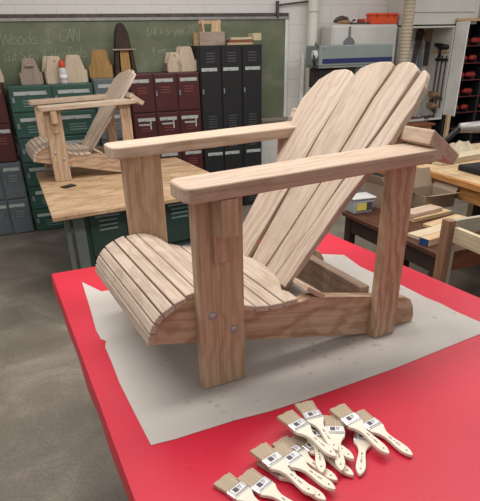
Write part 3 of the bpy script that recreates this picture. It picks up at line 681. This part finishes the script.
# ------------------------------------------------------------------ machine, panel, hose
r = empty('drum_sander', wp(4.17, -.12, 0), WY, 'grey-green workshop machine head with navy stripe behind the back slats', 'machine')
box('head_housing', -.48, .48, -.18, .16, 1.565, 1.775, M['machine'], r, .012)
box('navy_stripe', -.44, .478, -.1845, -.179, 1.592, 1.640, M['navy'], r, 0)
box('lower_lip', -.48, .48, -.17, .15, 1.545, 1.564, M['alu'], r, .003)
box('motor', -.45, -.10, -.13, .12, 1.33, 1.544, M['black'], r, .02)
for k in range(7): box('motor_fin', -.456, -.448, -.11 + k * .03, -.098 + k * .03, 1.36, 1.53, M['iron'], r, 0)
lathe('crank_hub', [(.035, 0), (.05, .01), (.05, .045), (.03, .055)], (-.48, -.12, 1.68), (-1, 0, 0), M['bottle'], r)
lathe('crank_knob', [(.012, 0), (.022, .01), (.022, .03), (.010, .045)], (-.51, -.16, 1.77), (0, 0, 1), M['steel_grey'], r, 14)
tube('crank_arm', [(-.52, -.14, 1.69), (-.54, -.16, 1.63), (-.53, -.17, 1.57)], .014, M['black'], r, 10)
lathe('crank_knob', [(.012, 0), (.024, .01), (.024, .04), (.010, .05)], (-.53, -.17, 1.53), (0, 0, 1), M['black'], r, 14)
lathe('bolt_head', [(.012, 0), (.012, .006)], (-.43, -.18, 1.745), (0, -1, 0), M['alu'], r, 12)
box('column', .05, .25, -.10, .14, .92, 1.545, M['machine'], r, .01)
box('work_table', -.40, .45, -.20, .20, .86, .92, M['alu'], r, .005)
box('stand', -.30, .38, -.16, .16, .06, .86, M['machine'], r, .01)
box('foot', -.36, .44, -.20, .20, 0, .06, M['alu'], r, .005)
r = empty('steel_cabinet', wp(4.50, .21, 0), WY, 'tall white cabinet behind the grey machine, gloves and orange case on top', 'cabinet')
box('cabinet_body', -.45, .46, -.135, .165, 0, 1.985, M['white_paint'], r, .03)
box('cabinet_door', -.43, .44, -.148, -.136, .05, 1.955, M['white_paint'], r, .006)
r = empty('work_gloves', wp(4.20, .18, 1.987), WY, 'dark work gloves heaped on the white cabinet corner', 'gloves')
def blob(name, pts, rad, mat, parent):
    return tube(name, pts, rad, mat, parent, 12)
blob('glove', [(-.08, 0, .03), (-.04, 0, .045), (.02, 0, .06), (.09, 0, .05), (.12, 0, .035)], [.012, .03, .035, .03, .01], M['iron'], r)
blob('glove', [(-.06, -.06, .02), (0, -.06, .024), (.08, -.05, .024), (.13, -.05, .02)], [.01, .02, .022, .008], M['tan'], r)
r = empty('hand_plane', wp(4.45, .15, 1.987), WY, 'low red and dark hand tool between gloves and orange case', 'hand tool')
box('sole', -.12, .13, -.03, .03, 0, .018, M['iron'], r, .004)
box('red_body', -.02, .07, -.025, .025, .019, .055, M['red_tool'], r, .008)
tube('grip', [(-.10, 0, .019), (-.09, 0, .04), (-.06, 0, .045)], .01, M['black'], r)
r = empty('orange_case', wp(4.78, .17, 1.987), WY, 'long bright orange case lying on top of the white cabinet', 'case')
box('case_body', -.19, .18, -.06, .06, 0, .085, M['orange'], r, .006)
box('case_lid', -.195, .185, -.065, .065, .086, .115, M['orange'], r, .006)
for x in (-.12, .03, .13): box('case_latch', x - .01, x + .01, -.071, -.0655, .07, .10, M['red_tool'], r, .002)
r = empty('dust_scoop', wp(4.27, .055, 1.80), WY, 'dark metal scoop hanging upright on the white cabinet door', 'scoop')
slab('blade', [(-.075, -.008, -.03), (.075, -.008, -.03), (.072, -.008, .01), (.045, -.008, .04), (.015, -.008, .055), (-.015, -.008, .055), (-.045, -.008, .04), (-.072, -.008, .01)], (0, .01, 0), M['steel_grey'], r, None, .002)
box('handle', -.011, .011, -.012, .002, .056, .165, M['steel_grey'], r, .003, 'z')
# corrugated hose
r = empty('dust_hose', wp(4.81, -.30, 0), WY, 'ribbed beige dust hose rising beside the white tool cupboard', 'hose')
prof = []
z = .5
while z < 3.3:
    prof += [(.058, z), (.066, z + .012), (.066, z + .022), (.058, z + .034)]; z += .036
lathe('hose_body', prof, (0, 0, 0), (0, 0, 1), M['hose'], r, 28)
lathe('hose_wire', [(.004, 0), (.004, 2.4)], (.072, 0, .7), (0, 0, 1), M['iron'], r, 8)
box('dust_box', -.16, .16, -.16, .16, 0, .498, M['steel_grey'], r, .01)

# ------------------------------------------------------------------ tool cupboard
r = empty('tool_cupboard', wp(5.0, .38, .88), WY, 'open white wall cupboard hung with tools right of the hose', 'cupboard')
H_ = 1.055
box('back_panel', 0, .705, 0, .016, 0, H_, M['white_paint'], r)
box('side_panel', 0, .016, -.44, -.001, 0, H_, M['white_paint'], r); box('side_panel', .689, .705, -.44, -.001, 0, H_, M['white_paint'], r)
box('top_panel', 0, .705, -.44, .016, H_, H_ + .018, M['white_paint'], r); box('bottom_panel', 0, .705, -.44, -.001, -.018, 0, M['white_paint'], r)
box('open_door', .706, .722, -.665, -.445, .04, H_ + .06, M['white_dirty'], r, .003)
box('divider', .60, .612, -.02, -.001, 0, H_, M['white_paint'], r)
r2 = empty('wall_cabinet', wp(5.0, .38, 1.97), WY, 'closed white upper cabinet above the tool cupboard', 'cabinet')
box('cabinet_body', 0, 1.06, -.40, .016, 0, .85, M['white_paint'], r2)
box('cabinet_door', .01, .99, -.418, -.402, .13, .83, M['white_paint'], r2, .004)
def tool(name, a, o_, z, label, cat, rx=0, ry=0):
    q = empty(name, wp(a, o_, z), WY, label, cat); q.rotation_euler = (rx, ry, WY); return q
q = tool('hand_saw', 5.47, .345, 1.66, 'dark hand saw hanging slanted at the left inside the cupboard', 'saw', 0, .12)
slab('blade', [(-.03, 0, .14), (.05, 0, .16), (.02, 0, -.36), (-.02, 0, -.36)], (0, .006, 0), M['iron'], q, None, 0)
slab('handle', [(-.04, -.008, .14), (.06, -.008, .16), (.07, -.008, .26), (0, -.008, .29), (-.05, -.008, .24)], (0, .022, 0), M['dark_wood'], q, None, .004)
q = tool('hand_saw', 5.655, .345, 1.66, 'wooden handled saw with dark blade hanging mid cupboard', 'saw')
slab('blade', [(-.045, 0, .13), (.05, 0, .13), (.04, 0, -.16), (-.04, 0, -.16)], (0, .006, 0), M['iron'], q, None, 0)
slab('handle', [(-.05, -.01, .13), (.06, -.01, .12), (.07, -.01, .24), (.03, -.01, .30), (-.05, -.01, .28), (-.065, -.01, .20)], (0, .026, 0), M['tan'], q, None, .005)
q = tool('straightedge', 5.56, .34, 1.62, 'pale long straightedge hanging between the two saws', 'straightedge')
slab('blade', [(-.02, 0, .20), (.0, 0, .20), (.045, 0, -.32), (-.05, 0, -.32)], (0, .006, 0), M['vent_s'], q, None, 0)
# tools on the right side panel (face a = 5.724 - looking left)
q = tool('hand_drill', 5.677, .10, 1.72, 'black hand drill hanging high on the cupboard side with wooden peg', 'drill')
tube('drill_body', [(-.03, -.14, .0), (-.03, 0, .01), (-.03, .10, .03)], [.025, .035, .02], M['black'], q)
tube('drill_grip', [(-.03, 0, .0), (-.03, -.01, -.12)], .018, M['black'], q)
box('peg_board', -.018, -.002, -.16, .16, -.06, -.03, M['pine'], q)
for i, (oo, l) in enumerate(((-.02, .62), (.06, .78), (.14, .66))):
    q = tool('bar_clamp', 5.670, oo, 1.62, ['long dark bar clamp nearest the open door', 'longest dark bar clamp, middle of three', 'dark bar clamp deepest in the cupboard'][i] + ' on the cupboard side', 'clamp')
    box('bar', -.006, .006, -.008, .008, -l, 0, M['iron'], q, .001, 'z'); box('jaw', -.014, .008, -.03, .04, -.06, -.03, M['black'], q, .003); box('jaw', -.014, .008, -.03, .04, -l + .1, -l + .14, M['iron'], q, .003)
for i, z in enumerate((1.17, 1.03)):
    q = tool('leather_pouch', 5.640, .10, z, ['upper', 'lower'][i] + ' tan pouch low on the cupboard side', 'pouch')
    blob('pouch_body', [(0, -.09, 0), (0, -.05, -.01), (0, .05, -.01), (0, .09, 0)], [.012, .04, .042, .012], M['tan'], q)
    box('pouch_flap', -.045, -.036, -.05, .05, .0, .03, M['tan'], q, .003)
for i in range(8):
    q = tool('pliers', 5.28 + .05 * i, -.0 + .05 * ((i * 3) % 4) / 2, .882 + .0, 'small hand tool cluttering the cupboard bottom', 'pliers'); q['group'] = 'hand tools on the cupboard bottom'
    q['label'] = ['leftmost small dark hand tool on the cupboard bottom', 'second small dark tool from the left on the cupboard bottom', 'third small dark tool from the left on the cupboard bottom', 'small dark tool just left of the middle of the cupboard bottom', 'small dark tool just right of the middle of the cupboard bottom', 'third small dark tool from the right on the cupboard bottom', 'second small dark tool from the right on the cupboard bottom', 'rightmost small dark hand tool on the cupboard bottom'][i]
    an = i * 1.1; c_, s_ = math.cos(an), math.sin(an)
    tube('grip', [(0, 0, .012), (.05 * c_, .05 * s_, .012), (.11 * c_ - .02 * s_, .11 * s_, .014)], .008, [M['iron'], M['black'], M['red_tool'], M['vent_s']][i % 4], q)
    tube('grip', [(0, 0, .012), (.05 * c_ + .015, .05 * s_, .014), (.11 * c_ + .03 * s_, .11 * s_ + .01, .012)], .008, [M['iron'], M['black'], M['red_tool'], M['vent_s']][i % 4], q)
    tube('jaws', [(0, 0, .013), (-.04 * c_, -.04 * s_, .013)], [.014, .006], M['iron'], q)
# bench under cupboard
r = empty('tool_bench', wp(4.98, -.05, 0), WY, 'orange-brown wooden cabinet bench below the tool cupboard', 'bench')
box('bench_top', -.02, .42, -.27, .43, .835, .861, M['red_brown'], r); box('bench_body', 0, .39, -.24, .42, 0, .834, M['pine_orange'], r, .004)
for z in (.12, .36, .60): 
    d = box('drawer', .015, .375, -.258, -.241, z, z + .20, M['pine_orange'], r, .004); lathe('drawer_knob', [(.012, 0), (.018, .015), (.01, .025)], (0, -.0085, 0), (0, -1, 0), M['iron'], d, 12)
r = empty('wooden_post', wp(5.58, -.33, 0), WY, 'pale wooden post standing below the open cupboard door', 'post')
box('post_body', -.022, .022, -.022, .022, 0.02, .955, M['pine'], r, .002, 'z'); box('post_foot', -.10, .10, -.06, .06, 0, .02, M['pine'], r)

# ------------------------------------------------------------------ dark tool rack with red cases
r = empty('tool_rack', wp(6.10, .10, 0), WY, 'tall dark shelving full of red tools at the right edge', 'shelving')
box('back_board', -.35, .70, .15, .17, 0, 2.0, M['dark'], r, 0)
for x in (-.35, .17, .69): box('upright', x - .018, x + .018, -.15, .149, 0, 2.0, M['dark'], r, .002, 'z')
SH = [.25, .50, .73, .93, 1.13, 1.33, 1.53, 1.73]
for z in SH:
    s_ = box('shelf', -.33, .67, -.15, .149, z - .012, z, M['dark'], r, 0)
    box('shelf_edge', -.49, .49, -.156, -.1505, -.003, .007, M['rack_red'], s_, 0)
box('top_shelf', -.38, .73, -.20, .17, 2.001, 2.03, M['pine'], r)
k = 0
pos = ['leftmost', 'middle', 'rightmost']; lev = ['lowest', 'second lowest', 'third lowest', 'fourth lowest', 'fifth', 'sixth', 'seventh', 'top inner']
proto = None
for zi, z in enumerate(SH):
    if zi < 3: continue
    for xi, x in enumerate((-.16, .02, .34)):
        if proto is None:
            q = empty('power_tool', (0, 0, 0)); proto = q
            tube('tool_body', [(-.07, 0, .05), (-.03, 0, .055), (.05, 0, .055), (.08, 0, .05)], [.02, .035, .035, .018], M['red_tool'], q, 12)
            tube('tool_grip', [(.03, 0, .03), (.045, -.02, .014), (.05, -.04, .012)], .012, M['black'], q, 8)
            box('battery', .0, .055, -.05, -.005, .0, .022, M['black'], q, .004)
        else: q = copy_tree(proto)
        q.location = wp(6.10 + x, .02, z + .001); q.rotation_euler = (0, 0, WY + .3 * math.sin(zi * 2 + xi * 1.7))
        tag(q, f'{pos[xi]} red tool on the {lev[zi]} shelf of the dark rack', 'power tool', 'red power tools on the dark rack')
for i, (x, z, w, m) in enumerate(((.28, 2.031, .26, M['cardboard']), (.30, 2.123, .22, M['red_tool']), (.33, 2.195, .24, M['dark_brown']))):
    q = empty('storage_box', wp(6.10 + x, .0, z), WY, ['tan storage box at the bottom of the pile on the dark rack', 'red storage box in the middle of the pile on the dark rack', 'dark storage box topping the pile on the dark rack'][i], 'box', 'boxes piled on the dark rack')
    h = (.09, .07, .10)[i]
    box('box_body', -w / 2, w / 2, -.1, .1, 0, h * .75, m, q, .004); box('box_lid', -w / 2 - .004, w / 2 + .004, -.104, .104, h * .75 + .0005, h, m, q, .004)

# ------------------------------------------------------------------ right workbench
RB = .36
bx = Vector((1.47, 4.36, 0)); fd = Vector((.26, -.69, 0)).normalized(); nd = Vector((-fd.y, fd.x, 0))  # nd points right / back
rzb = math.atan2(nd.y, nd.x)
r = empty('workbench', bx, rzb, 'thick pine workbench at right with a miter saw on it', 'workbench')
# local x -> nd (depth), local y -> -fd
box('bench_top', 0, 1.25, -2.3, .55, .85, .90, M['pine'], r, .004, 'y')
box('front_edge', -.032, -.001, -2.3, .55, .853, .897, M['pine_orange'], r, .004, 'y')
box('front_apron', .01, .045, -2.25, .50, .745, .849, M['pine_orange'], r, .004, 'y')
for (x, y) in ((.06, .42), (.06, -2.15), (1.1, .42), (1.1, -2.15)): box('leg', x, x + .09, y - .09, y, 0, .849, M['pine'], r, .003, 'z')
box('dark_fill_panel', 1.05, 1.08, -2.1, .30, .05, .80, M['dark'], r)  # dark sheet put in for the black clutter and shadow under the bench
q = box('storage_crate', -.3, .3, -.35, .35, 0, .42, M['black'], None, .01); q.matrix_world = Matrix.Translation(bx + nd * .75 - fd * -.9 + Vector((0, 0, 0.21))) @ Matrix.Rotation(rzb, 4, 'Z')
tag(q, 'black crate on the floor under the pine workbench', 'crate')
def on_bench(x, y, z=.901): return bx + nd * x - fd * y + Vector((0, 0, z))
# board on the bench
r = empty('bench_board', on_bench(.50, -.02), rzb + .15, 'thick pale board lying flat on the workbench beside the saw', 'board')
box('board_body', -.34, .34, -.07, .07, 0, .045, M['pine_pale'], r, .003); 
# miter saw
r = empty('miter_saw', on_bench(.415, -.57), rzb, 'grey and black miter saw on the pine workbench', 'miter saw')
box('base', -.24, .45, -.22, .25, 0, .045, M['black'], r, .012)
lathe('turntable', [(.17, 0), (.17, .02), (.16, .025)], (.05, .02, .0455), (0, 0, 1), M['alu'], r, 32)
box('fence', .05, .08, -.20, .25, .071, .15, M['alu'], r, .004)
box('arm_bracket', .20, .30, -.02, .08, .046, .26, M['alu'], r, .015, 'z')
tube('saw_arm', [(.24, .03, .24), (.10, .07, .31), (-.12, .12, .33), (-.34, .19, .325)], [.045, .05, .045, .034], M['alu'], r, 14)
lathe('motor_housing', [(.03, 0), (.055, .01), (.06, .10), (.05, .16), (.02, .17)], (-.04, .12, .35), (.1, .35, 1), M['sawdust'], r, 20)
lathe('blade_guard', [(.11, 0), (.125, .008), (.125, .03), (.11, .038)], (-.04, -.0, .235), (0, 1, 0), M['steel_grey'], r, 32)
lathe('saw_blade', [(.105, 0), (.105, .002)], (-.04, .045, .21), (0, 1, 0), M['silver'], r, 40)
tube('trigger_handle', [(-.341, .19, .32), (-.38, .20, .29), (-.43, .215, .24), (-.47, .23, .20)], [.022, .02, .018, .014], M['black'], r, 10)
tube('power_cord', [(.26, .10, .25), (.20, .22, .20), (.10, .24, .11), (.15, .24, .06)], .006, M['black'], r, 8)
r = empty('canvas_rag', on_bench(.74, .27), rzb, 'crumpled beige rag behind the saw on the workbench', 'rag')
bm = bmesh.new(); g_ = [[bm.verts.new((-.22 + .44 * i / 12, -.16 + .32 * j / 10, max(.002, .075 * math.exp(-((i - 6) ** 2 + (j - 5) ** 2) / 18) * (1 + .5 * math.sin(i * 1.9 + j)) ))) for j in range(11)] for i in range(13)]
for i in range(12):
    for j in range(10): bm.faces.new((g_[i][j], g_[i + 1][j], g_[i + 1][j + 1], g_[i][j + 1]))
o = link('rag_cloth', from_bm(bm, 'rag'), M['sawdust'], r, smooth=True)
r = empty('clamp', on_bench(.10, .02), rzb, 'thin dark wire tool on the front of the workbench', 'wire tool')
tube('wire', [(.0, .04, .006), (.01, -.02, .006), (.05, -.06, .006), (.11, -.07, .006)], .005, M['black'], r, 8)

# ------------------------------------------------------------------ brown table
c1 = Vector((.795, 3.76, 0)); c2 = Vector((1.18, 2.84, 0)); ft = (c2 - c1).normalized(); nt_ = Vector((-ft.y, ft.x, 0)); rz2 = math.atan2(nt_.y, nt_.x); L_ = (c2 - c1).length
r = empty('brown_table', c1, rz2, 'low dark brown table behind the red one, holding boxes and boards', 'table')
box('table_top', 0, .66, -L_, 0, .672, .70, M['brown_wood'], r, .003, 'y')
box('apron', .03, .05, -L_ + .05, -.05, .56, .671, M['dark_brown'], r); box('apron', .61, .63, -L_ + .05, -.05, .56, .671, M['dark_brown'], r)
box('apron', .05, .61, -L_ + .03, -L_ + .05, .56, .671, M['red_brown'], r); box('apron', .05, .61, -.05, -.03, .56, .671, M['dark_brown'], r)
for (x, y) in ((.02, -.02), (.575, -.02), (.02, -L_ + .075), (.575, -L_ + .075)): box('leg', x, x + .06, y - .06, y, 0, .671, M['dark_brown'], r, .003, 'z')
def onb(x, y, z=.7005): return c1 + nt_ * x + ft * y + Vector((0, 0, z))
def rel(px, py, z=.7005): return Vector((px, py, z))
# clear tub
r = empty('plastic_tub', rel(.915, 3.745), rz2 - .1, 'clear plastic tub with yellow label on the brown table', 'tub')
bm = bmesh.new(); b0 = [(-.075, -.06), (.075, -.06), (.075, .06), (-.075, .06)]
lo = [bm.verts.new((x, y, 0)) for x, y in b0]; hi = [bm.verts.new((x * 1.15, y * 1.15, .105)) for x, y in b0]
bm.faces.new(lo[::-1]); bm.faces.new(hi)
for i in range(4): bm.faces.new((lo[i], lo[(i + 1) % 4], hi[(i + 1) % 4], hi[i]))
link('tub_body', from_bm(bm, 'tub'), M['clear'], r, .012, 3)
box('tub_lid', -.094, .094, -.076, .076, .1055, .120, M['bottle'], r, .010)
box('tub_label', -.055, .02, -.0705, -.066, .03, .078, M['yellow'], r, 0); box('tub_label', .022, .066, -.0705, -.066, .03, .085, M['label_dark'], r, 0)
# cardboard boxes
def carton(loc, rz, w, d, h, label, flaps, yellow=False):
    q = empty('cardboard_box', loc, rz, label, 'box')
    t_ = .004
    box('front_wall', -w / 2, w / 2, -d / 2, -d / 2 + t_, 0, h, M['cardboard'], q, 0); box('back_wall', -w / 2, w / 2, d / 2 - t_, d / 2, 0, h, M['cardboard'], q, 0)
    box('side_wall', -w / 2, -w / 2 + t_, -d / 2 + t_, d / 2 - t_, 0, h, M['cardboard'], q, 0); box('side_wall', w / 2 - t_, w / 2, -d / 2 + t_, d / 2 - t_, 0, h, M['cardboard'], q, 0)
    box('bottom', -w / 2 + t_, w / 2 - t_, -d / 2 + t_, d / 2 - t_, 0, t_, M['cardboard_dark'], q, 0)
    for (k, an, ln) in flaps:
        c, s = math.cos(an), math.sin(an)
        if k == 'f': pts = [(-w / 2, -d / 2, h), (w / 2, -d / 2, h), (w / 2 - .01, -d / 2 - ln * c, h + ln * s), (-w / 2 + .01, -d / 2 - ln * c, h + ln * s)]
        elif k == 'b': pts = [(-w / 2, d / 2, h), (w / 2, d / 2, h), (w / 2 - .01, d / 2 + ln * c, h + ln * s), (-w / 2 + .01, d / 2 + ln * c, h + ln * s)]
        elif k == 'l': pts = [(-w / 2, -d / 2, h), (-w / 2, d / 2, h), (-w / 2 - ln * c, d / 2 - .01, h + ln * s), (-w / 2 - ln * c, -d / 2 + .01, h + ln * s)]
        else: pts = [(w / 2, -d / 2, h), (w / 2, d / 2, h), (w / 2 + ln * c, d / 2 - .01, h + ln * s), (w / 2 + ln * c, -d / 2 + .01, h + ln * s)]
        slab('flap', pts, (0, .0, .003), M['cardboard'], q, None, 0)
    if yellow: slab('yellow_mark', [(-.02, -d / 2 - .002, h * .55), (.05, -d / 2 - .002, h * .55), (.06, -d / 2 - .002, h * .85), (0, -d / 2 - .002, h * .9)], (0, .001, 0), M['yellow'], q, None, 0)
    return q
carton(rel(1.155, 3.935, 0.7005), rz2 + .12, .25, .24, .17, 'open cardboard box with yellow mark behind the tub', (('f', .3, .1), ('l', .9, .1)), True)
carton(rel(1.47, 3.90, .7005), rz2 - .05, .27, .26, .10, 'shallow open cardboard box with raised flaps near the workbench', (('f', .25, .07), ('b', 1.2, .14), ('r', 1.0, .12)))
def plank(px, py, rz, w, l, h, label, z=.7005, mat='pine', group='boards on the brown table', blue=False):
    q = empty('wood_board', rel(px, py, z), rz, label, 'board', group)
    b = box('board', -l / 2, l / 2, -w / 2, w / 2, 0, h, M[mat], q, .003)
    if blue: box('painted_end', -l / 2 - .0015, -l / 2 - .0002, -w / 2 + .004, w / 2 - .004, .002, h - .002, M['blue'], q, 0)
    return q
ra = rz2 + .10
plank(1.35, 3.60, ra, .16, .36, .028, 'lower board of the two stacked behind the rear chair leg')
plank(1.32, 3.58, ra + .05, .11, .30, .028, 'upper reddish board of the two stacked behind the rear chair leg', .729, 'ash')
plank(1.43, 3.42, ra + .10, .09, .36, .022, 'single thin board between the stacked boards and the front pair')
plank(1.36, 3.275, ra + .05, .09, .56, .024, 'wide pale board in the front pair, farther from the blue end', mat='pine_pale')
plank(1.40, 3.155, ra + .06, .075, .60, .045, 'thick board with a blue painted end on the table corner', mat='pine', blue=True)
# wooden frame stand
r = empty('wooden_stand', Vector((1.165, 2.71, 0)), rz2 - .05, 'open wooden frame stand at the right edge beyond the red table', 'stand')
box('post', -.036, .006, -.032, .03, 0, .95, M['post_brown'], r, .003, 'z')
box('post', .0065, .030, -.032, .03, 0, .95, M['pine_grey'], r, .003, 'z')
box('post', -.03, .03, -.60, -.54, 0, .95, M['pine_grey'], r, .003, 'z'); box('post', .70, .76, -.03, .03, 0, .95, M['pine_grey'], r, .003, 'z'); box('post', .70, .76, -.60, -.54, 0, .95, M['pine_grey'], r, .003, 'z')
box('top_rail', .031, .699, -.028, .0, .87, .95, M['pine_grey'], r); box('top_rail', .031, .699, -.585, -.555, .87, .95, M['pine_grey'], r)
box('side_rail', -.0, .028, -.539, -.033, .83, .915, M['pine_pale'], r, .003, 'y'); box('side_rail', .72, .75, -.539, -.033, .83, .915, M['pine_pale'], r, .003, 'y')
box('lower_rail', .031, .699, -.015, .015, .18, .24, M['pine_grey'], r)

# ------------------------------------------------------------------ light
w = bpy.data.worlds.new('world'); SC.world = w; w.use_nodes = True
bg = w.node_tree.nodes['Background']; bg.inputs[0].default_value = (1, .97, .94, 1); bg.inputs[1].default_value = .46
def area(loc, sx, sy, energy, col=(1, .97, .93), rz=0):
    l = bpy.data.lights.new('ceiling_lamp', 'AREA'); l.shape = 'RECTANGLE'; l.size = sx; l.size_y = sy; l.energy = energy; l.color = col
    o = bpy.data.objects.new('ceiling_lamp', l); COL.objects.link(o); o.location = loc; o.rotation_euler = (0, 0, rz)
area((-.8, 1.6, 3.3), 2.4, .5, 55, rz=.4)
area((1.6, 2.6, 3.3), 2.4, .5, 45, rz=.4)
area((-.2, 4.4, 3.3), 2.4, .5, 50, rz=.4)
area((3.2, 4.9, 3.3), 2.4, .5, 35, rz=.4)
vs = SC.view_settings; vs.view_transform = 'Standard'; vs.look = 'None'; vs.exposure = 0.0; vs.gamma = 1.0; vs.use_curve_mapping = False
